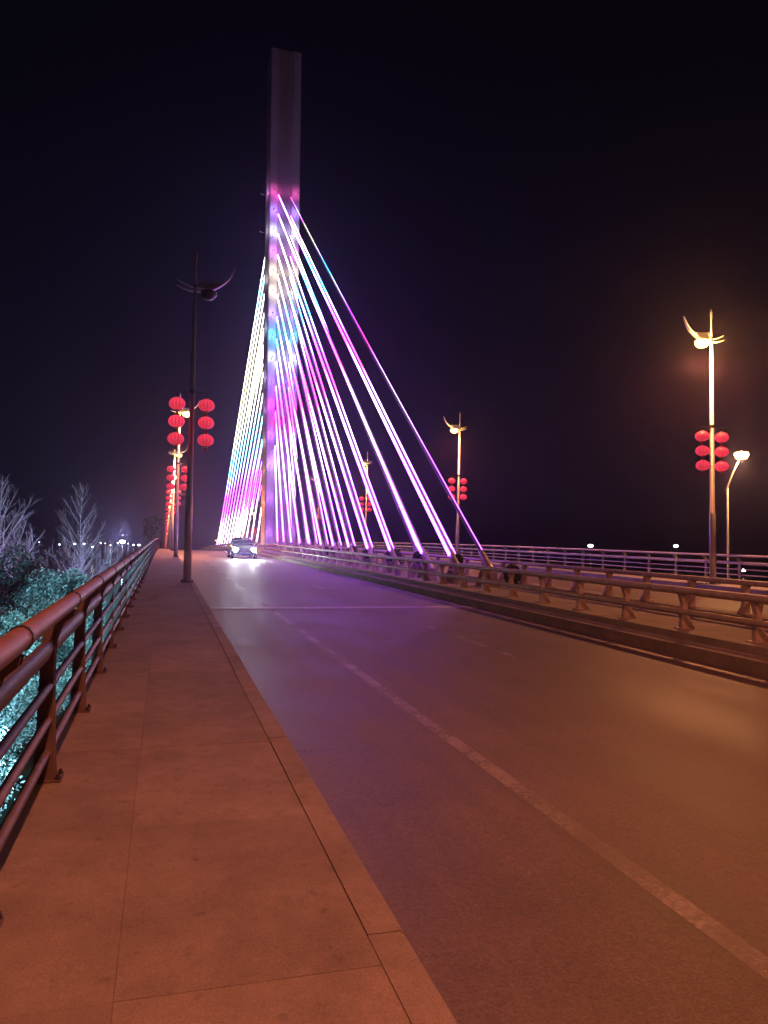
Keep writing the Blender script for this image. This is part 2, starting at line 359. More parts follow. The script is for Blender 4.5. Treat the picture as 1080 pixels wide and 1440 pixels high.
# markings
def line(name, x0, x1, a=Y0, b=Y1):
    o = MB().sweep([(x1, -.1482), (x0, -.1482)], [(0, y, zd(y)) for y in ys(a, b)], False).build(name, MT['paint']); tag(o, kind='structure'); return o
line('edge_line', 2.31, 2.44)
line('median_edge_line', 7.10, 7.24)
for y in range(12, 200, 12): line('lane_dash', 4.85, 4.99, y-2, y+2)
ej = strip('expansion_joint', [(.96,-.142),(.96,-.149),(7.49,-.149),(7.49,-.142)], MT['rail_grey'], 17.72, 17.80)
strip('rubber_seal', [(.96,-.143),(.96,-.149),(7.49,-.149),(7.49,-.143)], MT['dark'], 17.81, 17.90, ej)
strip('joint_edge', [(.96,-.142),(.96,-.149),(7.49,-.149),(7.49,-.142)], MT['rail_grey'], 17.91, 17.99, ej)

# ------------------------------------------------------------------ walkway railings
def circ(r, n=8, rx=1.0): return [(r*rx*math.cos(2*math.pi*(j+.5)/n), r*math.sin(2*math.pi*(j+.5)/n)) for j in range(n)]
def railing(x, side, step, y_first, n, mh, mp, label, hr=.055, near=True):
    # side = +1: walkway lies at +x of the railing
    root = empty('railing', (x, 0, 0)); tag(root, label, 'railing', None)
    yy = [y_first + i*step for i in range(n)]
    path = [(0, y, zd(y)) for y in [yy[0]-.6] + yy + [yy[-1]+.6]]
    def run(name, dx, dz, prof, m):
        o = MB().sweep(prof, [(dx, y, z+dz) for _, y, z in path]).build(name, m, root, True); fixn(o.data); return o
    run('handrail', 0, 1.10, circ(hr, 12), mh)
    run('rail', -side*.11, .82, [(-.016,-.055),(.016,-.055),(.03,0),(.016,.055),(-.016,.055),(-.03,0)], mp)
    for h in (.585, .375, .175):
        run('rail', -side*.10, h, circ(.026, 8), mp)
    s = side
    # post: two cast plates joined by a spacer web, wide foot, top curved outwards to carry the handrail
    prof = [(s*.062, 0), (s*.045, .30), (s*.032, .70), (s*.040, .86), (s*.075, .96), (s*.135, 1.01), (s*.145, 1.05), (s*.085, 1.05), (s*.01, .99), (-s*.035, .92), (-s*.045, .80), (-s*.055, .40), (-s*.062, 0)]
    m = MB(); m.prism(prof, -.052, -.034); m.prism(prof, .034, .052)
    m.box(-.02, .02, -.033, .033, .02, .93)
    pme = fixn(m.mesh('post', mp))
    bme = MB().box(-.10, .10, -.085, .085, 0, .012).mesh('base_plate', mp)
    bolt = MB(); 
    bolt.lathe([(.017,0),(.017,.014),(.010,.016),(.010,.030),(.0,.031)], 6)
    bome = fixn(bolt.mesh('bolt', MT['dark']))
    cme = MB().tube([(0,-.012,0),(0,.012,0)], hr+.006, 14).mesh('collar', MT['dark'])
    for i, y in enumerate(yy):
        p = link('post', pme, root, (-s*.11, y, zd(y)))
        if near and y < 30:
            link('base_plate', bme, p, (0,0,.0))
            for bx, by in ((.08*s,-.065),(.08*s,.065)): link('bolt', bome, p, (bx, by, .014))
            c = link('collar', cme, p, (.11*s, .14, 1.10+.14*.02)); c.rotation_euler = (slope(y), 0, 0)
    return root
railing(-.56, 1, 1.9, -4.26, 172, MT['handrail'], MT['steel'], 'long brown steel walkway railing on the left edge above the bushes', .049)
railing(21.0, -1, 1.9, -4.0, 172, MT['rail_grey'], MT['rail_grey'], 'long pale steel railing on the far right edge of the bridge deck', .045, False)

# ------------------------------------------------------------------ crash barriers on the median
def barrier(x, side, y_first, n, label):
    root = empty('crash_barrier', (x, 0, 0)); tag(root, label, 'crash barrier')
    step = 1.65; yy = [y_first+i*step for i in range(n)]; s = side
    path = [(0, y, zd(y)+.13) for y in [yy[0]-.5]+yy+[yy[-1]+.5]]
    def run(name, dx, dz, prof, m):
        o = MB().sweep(prof, [(dx, y, z+dz) for _, y, z in path]).build(name, m, root, True); fixn(o.data)
    run('rail', s*.03, .64, [(-.085*1,-.035),(-.06,-.055),(.06,-.055),(.085,-.035),(.085,.02),(.05,.05),(-.05,.05),(-.085,.02)], MT['barrier'])
    run('rail', s*.095, .29, circ(.048, 10, .8), MT['barrier'])
    # cast post: flared foot, waist, forked head
    prof = [(s*.06,0),(s*.055,.22),(s*.045,.34),(s*.03,.42),(s*.06,.52),(s*.09,.585),(-s*.09,.585),(-s*.075,.50),(-s*.05,.42),(-s*.055,.30),(-s*.10,.16),(-s*.19,.03),(-s*.19,0)]
    m = MB(); m.prism(prof, -.045, .045)
    m.box(-.12, .12, -.10, .10, 0, .02); m.prism([(s*.055,.27),(s*.10,.27),(s*.10,.31),(s*.05,.31)], -.06, .06)
    pme = fixn(m.mesh('post', MT['barrier']))
    flange = MB(); flange.prism([(a*1.0+(.012*s if a*s>0 else -.012*s), b) for a, b in prof if b < .58], -.012, .012)
    for y in yy: link('post', pme, root, (0, y, zd(y)+.13))
barrier(8.30, -1, -2.25, 180, 'brown two-rail crash barrier with cast posts, on the median edge beside the near road')
barrier(11.30, 1, -1.9, 180, 'brown two-rail crash barrier with cast posts, behind the cables beside the far road')

# ------------------------------------------------------------------ pylon
PY = 67.5
LEAN = -.0085
zt = zd(PY)
pyl = empty('bridge_pylon', (XC, PY, zt)); pyl.rotation_euler = (0, LEAN, 0)
tag(pyl, 'tall slender concrete pylon standing on the median, its lower part lit violet by the cables', 'bridge pylon')
TOP = 45.6
# H section: side flanges and a recessed web where the cables anchor
def shaft(x0, x1, y0, y1):
    zs = [0, 5, 10, 15, 20, 25, 30, 35, 40, TOP]
    m = MB()
    c = .10
    k = len(m.v)
    for z in zs:
        m.v += [(x0+c,y0,z),(x1-c,y0,z),(x1,y0+c,z),(x1,y1-c,z),(x1-c,y1,z),(x0+c,y1,z),(x0,y1-c,z),(x0,y0+c,z)]
    for i in range(len(zs)-1):
        for j in range(8): m.f.append((i*8+j, i*8+(j+1)%8, (i+1)*8+(j+1)%8, (i+1)*8+j))
    m.f.append(tuple(range(7,-1,-1))); m.f.append(tuple((len(zs)-1)*8+j for j in range(8)))
    return m
shaft(-1.37, -.52, 0, 3.0).build('flange', MT['pylon'], pyl)
shaft(.52, 1.37, 0, 3.0).build('flange', MT['pylon'], pyl)
MB().box(-.519, .519, .09, 2.91, .0, TOP-.004).build('web', MT['pylon'], pyl)
MB().box(-1.55, 1.55, -.2, 3.2, -.15, .35).build('plinth', MT['concrete'], pyl)

# small wash lights added to colour the pylon face beside every cable anchor
def wash(z, dx, col, pw, k):
    root = empty('added_wash_light', (0, 0, 0)); root.parent = pyl; root.location = (dx, -.75, z)
    MB().tube([(0,.75,-.30),(0,.0,-.10)], .018, 5).build('bracket', MT['pylon'], root)
    MB().box(-.06,.06,-.07,.07,-.12,-.05).build('housing', MT['pylon'], root)
    key = ('w', col, pw)
    L = bpy.data.lights.new('added_wash_bulb', 'SPOT'); L.energy = pw; L.color = col; L.shadow_soft_size = .08; L.spot_size = R(140); L.spot_blend = .8
    o = bpy.data.objects.new('added_wash_bulb', L); C.objects.link(o); o.parent = root; o.location = (0, .12, .06); o.rotation_euler = (R(90), 0, 0)
WC = [(1,.12,.5),(.4,.25,1),(.8,.85,1),(.8,.2,.9),(1,.85,.6),(.95,.8,.65),(.55,.35,1),(.08,.75,1),(.75,.8,1),(.25,.10,1),(.75,.05,.9),(.3,.12,1)]
WZ = [33.55, 31.8, 29.98, 28.1, 26.3, 24.5, 22.5, 20.55, 18.55, 16.4, 14.3, 11.6]
for k, (z, c) in enumerate(zip(WZ, WC)):
    for dx in (-1.05, 1.05): wash(z-zt, dx, c, 30 if k == 0 else 62, k)
for z in (3.0, 6.0, 9.0):  # violet washes added low down for light coming off the road
    wash(z-zt, -1.05, (.75,.45,1) if z > 8 else (.5,.2,1), 30, 0); wash(z-zt, 1.05, (.5,.2,1), 30, 0)

for z, c in ((2.6,(1,.45,.14)), (5.6,(1,.45,.14)), (8.6,(1,.5,.22)), (11.2,(1,.6,.5)), (14,(.8,.4,1)), (17,(.75,.6,1)), (21.5,(.6,.7,1)), (26,(1,.8,.8)), (30.5,(.8,.6,1)), (34,(.9,.3,.9))):  # washes added to the left face for light from back cables and street lamps
    root = empty('added_wash_light', (0, 0, 0)); root.parent = pyl; root.location = (-1.95, 1.5, z-zt)
    MB().tube([(.58,0,-.2),(0,0,-.10)], .018, 5).build('bracket', MT['pylon'], root)
    MB().box(-.06,.06,-.07,.07,-.12,-.05).build('housing', MT['pylon'], root)
    L = bpy.data.lights.new('added_wash_bulb', 'POINT'); L.energy = 32; L.color = c; L.shadow_soft_size = .06
    o = bpy.data.objects.new('added_wash_bulb', L); C.objects.link(o); o.parent = root; o.location = (0, 0, .05)

# ------------------------------------------------------------------ stay cables
anc = [33.55, 31.8, 29.98, 28.1, 26.3, 24.5, 22.5, 20.55, 18.55, 16.4, 14.3, 11.6]
fy = [24.0, 26.9, 31.1, 34.85, 38.7, 42.5, 46.1, 50.0, 53.8, 57.6, 61.4, 65.0]
def stay(x_bot, ybot, x_top, ytop, ztop, thick, label, group):
    zb = zd(ybot) + .78
    a = Vector((x_bot, ybot, zb)); b = Vector((x_top, ytop, ztop)); d = (b-a)
    root = empty('stay_cable', a); tag(root, label, 'stay cable', group)
    u = d.normalized(); L = d.length
    sag = lambda t: -.25*4*t*(1-t)*(L/60)
    pts = [a + d*t + Vector((0,0,sag(t))) - a for t in [i/12 for i in range(13)]]
    MB().tube(pts, .045 if thick < .01 else .062, 8).build('sheath', MT['sheath'], root, True)
    # LED tube clipped on the road side of the sheath
    n = Vector((0, -1, 0)) if ybot < PY else Vector((0, -1, 0))
    side = Vector((-1, 0, 0)) if x_bot < XC else Vector((1, 0, 0))
    nn = (side*.8 + Vector((0, -u.z, u.y))*.35*(1 if ybot < PY else -1)).normalized()
    lp = [p + nn*(.062+thick*.9) for p in pts]
    lp[0] = lp[0] + u*.3
    MB().tube(lp, thick, 6).build('led_strip', MT['led' if ybot < PY else 'led_back'], root, True)
    # steel anchor boot at the deck
    MB().tube([-u*.75, -u*.15, u*.55, u*.62], [.13, .12, .09, .07], 10).build('anchor_boot', MT['rail_grey'], root, True)
    MB().tube([d-u*.05, d+u*.5], [.11, .11], 8).build('anchor_socket', MT['rail_grey'], root, True)
    return root
lab_side = {0: ('left-hand plane', 'nearer the near road'), 1: ('right-hand plane', 'behind the left-hand plane')}
for s_ in (0, 1):
    xb = 9.3 + s_*1.0
    for i in range(12):
        xt = XC + (-.56 if s_ == 0 else .56)*.84 + (anc[i]-zt)*LEAN
        nm = ('outermost and longest' if i == 0 else 'innermost and shortest' if i == 11 else ORD[i] + ' longest')
        stay(xb, fy[i] - .35*s_, xt, PY+.40, anc[i] - .02*s_, (.056 if s_ == 0 else (.008 if i == 0 else .036)),
             f'{nm} lit cable, {lab_side[s_][0][:-6]} row, fan in front of the pylon', 'stay cables on the camera side of the pylon')
        nm = ('outermost, longest' if i == 0 else 'innermost, shortest' if i == 11 else ORD[i] + ' longest')
        yb = 142 - i*5.6
        stay(xb, yb, xt, PY+2.62, anc[i] + .6 - .02*s_, .045 if s_ == 0 else .034,
             f'{nm} lit cable, {lab_side[s_][0][:-6]} row, fan beyond the pylon', 'stay cables beyond the pylon')

# anchor pedestals and topiary in the median
pedm = MB().add([(-.28,-.45,-.15),(.28,-.45,-.15),(.28,.55,-.15),(-.28,.55,-.15),(-.2,-.3,.30),(.2,-.3,.30),(.2,.2,.52),(-.2,.2,.52)],
                [(0,3,2,1),(4,5,6,7),(0,1,5,4),(1,2,6,5),(2,3,7,6),(3,0,4,7)]).mesh('anchor_block', MT['concrete'])
for s_ in (0, 1):
    for i in range(12):
        y = fy[i]-.35*s_-.15
        o = link('anchor_block', pedm, None, (9.3+s_, y, zd(y)))
        nm = 'longest' if i == 0 else 'shortest' if i == 11 else ORD[i]+' longest'
        tag(o, f'concrete anchor block under the {nm} {lab_side[s_][0][:-6]} cable of the front fan', 'anchor block', 'concrete blocks holding the front cables')
def leaves(n, centre, rad, size, sq=(1,1,1), shell=.55, clump=0):
    """n leaf quads through an ellipsoid volume, gathered in clumps"""
    if clump:
        cc = rng.normal(size=(clump,3)); cc /= np.linalg.norm(cc,axis=1)[:,None]
        cc *= (rng.uniform(.35,1,clump)**.5)[:,None]
        ci = rng.integers(0, clump, n); p = rng.normal(size=(n,3)); p /= np.linalg.norm(p,axis=1)[:,None]
        cr_ = rng.uniform(.16,.34,clump)
        P = cc[ci] + p*(rng.uniform(.5,1,n)*cr_[ci])[:,None]
    else:
        p = rng.normal(size=(n,3)); p /= np.linalg.norm(p,axis=1)[:,None]
        P = p*(rng.uniform(shell,1,n))[:,None]
    P = P*np.array(sq)*rad + np.array(centre)
    a = rng.normal(size=(n,3)); a /= np.linalg.norm(a,axis=1)[:,None]
    b = rng.normal(size=(n,3)); b -= a*(a*b).sum(1)[:,None]; b /= np.linalg.norm(b,axis=1)[:,None]
    s = size*rng.uniform(.6,1.3,n)[:,None]
    a = a*s; b = b*s*.45
    V = np.stack([P-a, P+b, P+a, P-b], 1).reshape(-1,3)
    return V
def leaf_obj(name, V, m, parent):
    n = len(V)//4
    me = bpy.data.meshes.new(name)
    me.vertices.add(len(V)); me.vertices.foreach_set('co', V.astype(np.float32).ravel())
    me.loops.add(4*n); me.loops.foreach_set('vertex_index', np.arange(4*n, dtype=np.int32))
    me.polygons.add(n); me.polygons.foreach_set('loop_start', np.arange(0,4*n,4,dtype=np.int32)); me.polygons.foreach_set('loop_total', np.full(n,4,dtype=np.int32))
    me.materials.append(m); me.update(calc_edges=True); return link(name, me, parent)
topi = [(25.0, 9.8, 'ball', .20, .82, 'small round clipped topiary ball on a thin stem near the first cable'),
        (20.4, 9.7, 'bush', .27, .55, 'low dark bushy shrub standing alone at the camera end of the median'),
        (28.6, 9.6, 'ball', .24, .80, 'second clipped ball shrub, between the first and second cables'),
        (33.0, 9.9, 'dome', .42, .62, 'large pale domed shrub between the second and third cables'),
        (36.8, 9.7, 'dome', .36, .60, 'domed shrub behind the third lit cable'),
        (40.6, 9.8, 'ball', .28, .80, 'round shrub on a stem behind the fourth lit cable'),
        (44.4, 9.7, 'dome', .34, .60, 'domed shrub behind the fifth lit cable'),
        (48.2, 9.8, 'dome', .34, .60, 'domed shrub behind the sixth lit cable')]
for y, x, kind, r_, h, lb in topi:
    t = empty('topiary_shrub', (x, y, zd(y)-.02)); tag(t, lb, 'shrub', 'clipped shrubs in the median')
    MB().tube([(0,0,-.02),(.02,0,h*.5),(0,.01,h)], [.03,.022,.018], 6).build('stem', MT['barkd'], t)
    sq = (1,1,1) if kind == 'ball' else (1,1,1.15)
    leaf_obj('crown', leaves(1500 if kind != 'ball' else 900, (0,0,h), r_, .055, sq, .35), MT['leafd'], t)

# ------------------------------------------------------------------ lamp posts
lamp_meshes = {}
def crescent(path, w, t):
    m = MB(); n = len(path)
    for i, (x, z) in enumerate(path):
        a = path[min(i+1,n-1)]; b = path[max(i-1,0)]
        dx, dz = a[0]-b[0], a[1]-b[1]; L = math.hypot(dx, dz); nx, nz = -dz/L, dx/L
        k = math.sin(math.pi*(i+.6)/(n+.2))**.6; ww = w*k; tt = t*(.4+.6*k)
        m.v += [(x-nx*tt, -ww, z-nz*tt), (x-nx*tt, ww, z-nz*tt), (x+nx*tt, ww, z+nz*tt), (x+nx*tt, -ww, z+nz*tt)]
    for i in range(n-1):
        for j in range(4): m.f.append((i*4+j, i*4+(j+1)%4, i*4+4+(j+1)%4, i*4+4+j))
    m.f += [(3,2,1,0), tuple((n-1)*4+j for j in range(4))]
    return m
def arc(pts, n=14):
    out = []
    for i in range(n):
        t = i/(n-1)*(len(pts)-1); k = min(int(t), len(pts)-2); q = t-k
        p0 = pts[max(k-1,0)]; p1 = pts[k]; p2 = pts[k+1]; p3 = pts[min(k+2,len(pts)-1)]
        out.append(tuple(.5*((2*p1[c])+(-p0[c]+p2[c])*q+(2*p0[c]-5*p1[c]+4*p2[c]-p3[c])*q*q+(-p0[c]+3*p1[c]-3*p2[c]+p3[c])*q**3) for c in (0,1)))
    return out
H_L = 9.35
def make_lamp(lit):
    root = empty('street_lamp')
    MB().tube([(0,0,.02),(0,0,2.7),(0,0,2.72),(0,0,H_L+.15)], [.125,.118,.095,.06], 14).build('pole', MT['pole'], root, True)
    MB().tube([(0,0,H_L+.15),(0,0,10.15),(0,0,10.45),(0,0,10.62)], [.035,.03,.055,.01], 10).build('finial', MT['pole'], root, True)
    b = MB().box(-.2,.2,-.2,.2,0,.025); b.build('base_plate', MT['dark'], root)
    bm_ = MB()
    for sx in (-1,1):
        for sy in (-1,1):
            MB().lathe([(.025,.025),(.025,.05),(.014,.052),(.014,.08),(0,.081)], 6, (sx*.16, sy*.16, 0)).build('bolt', MT['dark'], root)
    MB().box(-.05,.05,-.128,-.1,.5,.95).build('access_door', MT['pole'], root)
    up = crescent(arc([(-.56,.26),(-.3,.13),(0,.05),(.35,.05)], 9), .05, .018)
    lo = crescent(arc([(-.58,.08),(-.3,-.02),(0,-.06),(.4,-.02),(.8,.20),(1.08,.48),(1.24,.84)], 18), .085, .028)
    fixn(lo.build('crescent_arm', MT['arm'], root, loc=(0,0,H_L)).data); fixn(up.build('upper_arm', MT['arm'], root, loc=(0,0,H_L)).data)
    hs = MB().add([(.12,-.10,.06),(.42,-.12,.02),(.74,-.05,.16),(.12,.10,.06),(.42,.12,.02),(.74,.05,.16),(.14,-.05,.30),(.45,-.06,.27),(.84,-.02,.27),(.14,.05,.30),(.45,.06,.27),(.84,.02,.27)],
        [(0,1,7,6),(1,2,8,7),(3,9,10,4),(4,10,11,5),(6,7,10,9),(7,8,11,10),(0,3,4,1),(1,4,5,2),(0,6,9,3),(2,5,11,8)])
    fixn(hs.build('lamp_head', MT['pole'], root, loc=(0,0,H_L)).data)
    ln = MB().lathe([(.02,-.27),(.16,-.23),(.26,-.12),(.26,.0)], 14, (.42,0,-.04)); fixn(ln.build('lens', MT['lens'] if lit else MT['lens_off'], root, True, (0,0,H_L)).data)
    # bracket that carries the lanterns
    br = MB().tube([(-.62,0,6.02),(.62,0,6.02)], .012, 6); br.tube([(-.3,0,6.02),(0,0,5.75)], .01, 5); br.tube([(.3,0,6.02),(0,0,5.75)], .01, 5)
    br.build('lantern_bracket', MT['dark'], root)
    MB().tube([(0,0,5.96),(0,0,6.08)], .10, 12).build('clamp', MT['dark'], root)
    return root
def make_string():
    root = empty('lantern_string')
    MB().tube([(0,0,0),(0,0,-1.62)], .006, 4).build('cord', MT['dark'], root)
    prof = [(.07,.19),(.13,.175),(.20,.13),(.245,.065),(.258,0),(.245,-.065),(.20,-.13),(.13,-.175),(.07,-.19)]
    me = fixn(MB().lathe(prof, 28, (0,0,0), .035).mesh('lantern', MT['lantern'], False))
    cme = fixn(MB().lathe([(.075,.19),(.075,.225),(.05,.23)], 12).mesh('cap', MT['cap_gold']))
    cm2 = fixn(MB().lathe([(.05,-.23),(.075,-.225),(.075,-.19)], 12).mesh('cap', MT['cap_gold']))
    tme = fixn(MB().lathe([(.012,-.232),(.03,-.26),(.045,-.335)], 8).mesh('tassel', MT['tassel']))
    for k in range(3):
        l = link('lantern', me, root, (0,0,-.38-.56*k)); link('cap', cme, l); link('cap', cm2, l); link('tassel', tme, l)
    return root
LP_L = [-1+26*k for k in range(0, 13)]
LP_R = [-1, 24.7] + [-1+26*k for k in range(2, 13)]
litA = make_lamp(True); offA = make_lamp(False); strA = make_string()
used = {id(litA): False, id(offA): False, id(strA): False}
def take(o):
    if not used[id(o)]: used[id(o)] = True; return o
    return copy_tree(o)
pt = {}
def lamp_light(x, y, z, power, col):
    key = (power, col)
    if key not in pt:
        L = bpy.data.lights.new('lamp_bulb', 'SPOT'); L.energy = power; L.color = col; L.shadow_soft_size = .10; L.spot_size = R(158); L.spot_blend = .25; pt[key] = L
    o = bpy.data.objects.new('lamp_bulb', pt[key]); C.objects.link(o); o.location = (x, y, z); return o
gl = bpy.data.lights.new('lamp_glow', 'POINT'); gl.energy = 1500; gl.color = (1.0, .45, .10); gl.shadow_soft_size = .10
gl2 = gl.copy(); gl2.energy = 330
def glow_light(x, y, z, near=False):
    o = bpy.data.objects.new('lamp_glow', gl if near else gl2); C.objects.link(o); o.location = (x, y, z); return o
for side, x, lst in (('left', .72, LP_L), ('right', 19.95, LP_R)):
    for i, y in enumerate(lst):
        x = (20.05 if i == 1 else 19.95) if side == 'right' else .72
        lit = not (side == 'left' and i == 1)
        t = take(litA if lit else offA)
        sgn = 1 if side == 'left' else -1
        t.location = (x, y, zd(y)); t.rotation_euler = (0, 0, 0 if side == 'left' else math.pi)
        if side == 'right' and i >= 2: t.rotation_euler = (0, -.012, math.pi)
        if i == 0: lb = f'tall street lamp on the {side} walkway behind the viewpoint'
        elif side == 'left' and i == 1: lb = 'nearest left lamp post, dark and unlit, crescent arm on top, lanterns either side'
        else: lb = (f'nearest tall lit street lamp on the right walkway, golden light' if side == 'right' and i == 1 else
                    f'{ORD[i-1]} street lamp from the camera along the {side} walkway, lit' )
        tag(t, lb, 'street lamp', f'street lamps along the {side} walkway')
        if lit: lamp_light(x+sgn*.42, y, zd(y)+H_L-.44, LAMP_W*({0:1.25}.get(i, 1.0) if side == 'right' else {0:1.5, 3:5.0}.get(i, .45)), SODIUM)
        if lit and i > 0: glow_light(x+sgn*.42, y-.34, zd(y)+H_L-.34, side == 'right' and i == 1)
        for q in (-1, 1):
            s = take(strA); s.location = (x+q*.45, y, zd(y)+6.01); s.rotation_euler = (random.uniform(-.03,.03), random.uniform(-.035,.035), random.uniform(0,6.28))
            where = f'{side} lamp post behind the viewpoint' if i == 0 else ('on the nearest' if i == 1 else 'on the '+ORD[i-1]) + f' {side} lamp post'
            tag(s, f'three red lanterns in a string, {"left" if q<0 else "right"} end of bracket, {where}', 'lantern string', 'red lantern strings on the lamp posts')

# ------------------------------------------------------------------ the car coming towards us
def car(x, y):
    root = empty('car', (x, y, zd(y)-.15)); root.rotation_euler = (slope(y), 0, 0)
    tag(root, 'dark sedan driving towards the camera with dazzling headlights on', 'car')
    # stations along the length (y from front -2.3 to rear 2.3): half width, belt z, low z
    def loft(st, m, name):
        b = MB(); n = 0
        for yy, sec in st:
            n = len(sec); b.v += [(a, yy, z) for a, z in sec]
        for i in range(len(st)-1):
            for j in range(n-1): b.f.append((i*n+j, i*n+j+1, (i+1)*n+j+1, (i+1)*n+j))
        b.f.append(tuple(range(n))); b.f.append(tuple((len(st)-1)*n+j for j in reversed(range(n))))
        for i in range(len(st)-1): b.f.append((i*n, (i+1)*n, (i+1)*n+n-1, i*n+n-1))
        o = b.build(name, m, root, True); fixn(o.data); return o
    def sec(w, lo, mid, top, cw):
        return [(-w*.93,lo),(-w,lo+.12),(-w,mid),(-cw,top-.03),(-cw*.6,top),(0,top+.015),(cw*.6,top),(cw,top-.03),(w,mid),(w,lo+.12),(w*.93,lo)]
    loft([(-2.32,sec(.62,.30,.42,.60,.52)),(-2.22,sec(.80,.22,.52,.68,.66)),(-1.9,sec(.88,.20,.60,.78,.76)),(-1.1,sec(.90,.20,.70,.92,.80)),(-.4,sec(.90,.20,.76,.95,.82)),
          (1.0,sec(.90,.20,.78,.97,.82)),(1.8,sec(.89,.20,.78,.98,.78)),(2.2,sec(.84,.26,.74,.92,.72)),(2.3,sec(.74,.34,.62,.80,.62))], MT['car'], 'body')
    def cab(w0, z0, w1, z1): return [(-w0,z0),(-w1,z1-.05),(-w1*.8,z1),(0,z1+.02),(w1*.8,z1),(w1,z1-.05),(w0,z0)]
    loft([(-.95,cab(.74,.90,.72,.95)),(-.15,cab(.79,.93,.60,1.40)),(.35,cab(.80,.94,.61,1.45)),(1.1,cab(.79,.95,.59,1.41)),(1.85,cab(.72,.95,.62,1.02))], MT['glass'], 'cabin_glass')
    loft([(-.10,[(-.57,1.36),(-.45,1.435),(0,1.455),(.45,1.435),(.57,1.36)]),(.5,[(-.60,1.40),(-.48,1.47),(0,1.49),(.48,1.47),(.60,1.40)]),(1.1,[(-.57,1.37),(-.45,1.43),(0,1.45),(.45,1.43),(.57,1.37)])], MT['car'], 'roof')
    for s in (-1, 1):
        MB().tube([(s*.77,-.93,.92),(s*.60,-.12,1.40)], .028, 6).build('windscreen_pillar', MT['car'], root)
        h = MB().add([(s*.46,-2.29,.52),(s*.76,-2.17,.54),(s*.82,-1.98,.66),(s*.74,-2.1,.70),(s*.46,-2.25,.66),(s*.50,-2.1,.56),(s*.78,-1.9,.60)],
                     [(0,1,3,4),(1,2,3),(0,4,5),(1,6,2)])
        h2 = fixn(h.build('headlight', MT['dark'], root).data)
        e = MB().tube([(s*.62,-2.31,.62),(s*.62,-2.22,.62)], .15, 16).build('headlight_lens', MT['head'], root)
        MB().box(s*.98-.09, s*.98+.09, -.72, -.60, .94, 1.06, .8).build('wing_mirror', MT['car'], root)
        for yy in (-1.42, 1.38):
            w = MB().tube([(s*.70,yy,.32),(s*.90,yy,.32)], .32, 18).build('wheel', MT['tyre'], root)
            MB().tube([(s*.89,yy,.32),(s*.915,yy,.32)], .20, 12).build('rim', MT['chrome'], w)
        L = bpy.data.lights.new('headlight_bulb', 'SPOT'); L.energy = 1800; L.color = (.92,.96,1.0); L.spot_size = R(46); L.spot_blend = .9; L.shadow_soft_size = .08
        o = bpy.data.objects.new('headlight_bulb', L); C.objects.link(o); o.parent = root; o.location = (s*.62, -2.36, .62); o.rotation_euler = (R(90-5), 0, math.pi)
        MB().box(s*.62-.07, s*.62+.07, -2.31, -2.26, .34, .42).build('fog_lamp', MT['lens_off'], root)
    g = MB()
    for k in range(4): g.box(-.40,.40,-2.335,-2.30,.44+.045*k,.462+.045*k)
    g.build('grille', MT['dark'], root)
    MB().box(-.22,.22,-2.345,-2.325,.30,.41).build('number_plate', MT['plate'], root)
    return root
car(5.35, 56.0)

# ------------------------------------------------------------------ trees beside the bridge
def branch_tree(name, loc, height, seed, label, group, m, r0=.10, spread=.42, nodes=24):
    rs = random.Random(seed); root = empty(name, loc); tag(root, label, 'tree', group)
    tr = MB(); br = MB()
    def limb(p, d, L, r, k):
        n = 4 if k < 3 else 2; pts = [p.copy()]; q = p.copy(); dd = d.normalized()
        for i in range(n):
            j = .07 if k < 2 else .10
            dd = (dd + Vector((rs.uniform(-j,j), rs.uniform(-j,j), .07 if k < 3 else .03))).normalized(); q = q + dd*L/n; pts.append(q.copy())
        br.tube(pts, [max(.0045, r*(1-.75*i/n)) for i in range(n+1)], 5 if k == 1 else 3, False)
        if k >= 4 or L < .25: return
        c = max(2, int(L/(.26 if k == 1 else .21)))
        for i in range(c):
            t = .22 + .75*i/c + rs.uniform(-.05,.05); t = min(.97, max(.1, t)); a = int(t*n); w = t*n-a; o = pts[a].lerp(pts[min(a+1,n)], w)
            ax = (pts[min(a+1,n)]-pts[a]).normalized(); sd = Vector((rs.uniform(-1,1), rs.uniform(-1,1), rs.uniform(-.3,.6))); sd = (sd - ax*sd.dot(ax)).normalized()
            limb(o, ax*.8+sd*.62, L*rs.uniform(.30,.50)*(1-.45*t), max(.005, r*.42), k+1)
    lead = [Vector((0,0,0))]; ph = rs.uniform(0,6)
    for i in range(1, nodes+1): lead.append(Vector((math.sin(i*.5+ph)*.05, math.cos(i*.4+ph)*.05, height*i/nodes)))
    tr.tube(lead, [max(.012, r0*(1-.9*i/nodes)) for i in range(nodes+1)], 7, False)
    az = rs.uniform(0, 6)
    for i in range(int(nodes*.2), nodes):
        t = i/nodes
        for _ in range(2 if t < .9 else 3):
            az += 2.4+rs.uniform(-.4,.4); L = height*spread*(1-t)**.75*rs.uniform(.7,1.1)+.25
            ang = rs.uniform(.55,.85)
            limb(lead[i], Vector((math.cos(az)*ang, math.sin(az)*ang, 1)), L, max(.012, r0*.55*(1-.7*t)), 1)
    tr.build('trunk', m, root, True); br.build('crown', m, root, True); return root
GZ = -6.5
branch_tree('bare_tree', (-4.7, 48, GZ), 11.7, 3, 'pale bare tree with upright twigs, the one nearer the railing', 'bare trees below the bridge', MT['bark'], .11, .46)
branch_tree('bare_tree', (-8.7, 46.5, GZ), 11.9, 21, 'bare tree with dense fine twigs at the left edge of the photo', 'bare trees below the bridge', MT['bark'], .12, .5)
branch_tree('bare_tree', (-4.4, 70, GZ), 8.8, 8, 'smaller bare tree farther off, close to the railing and blue lit', 'bare trees below the bridge', MT['bark'], .10, .5, 13)
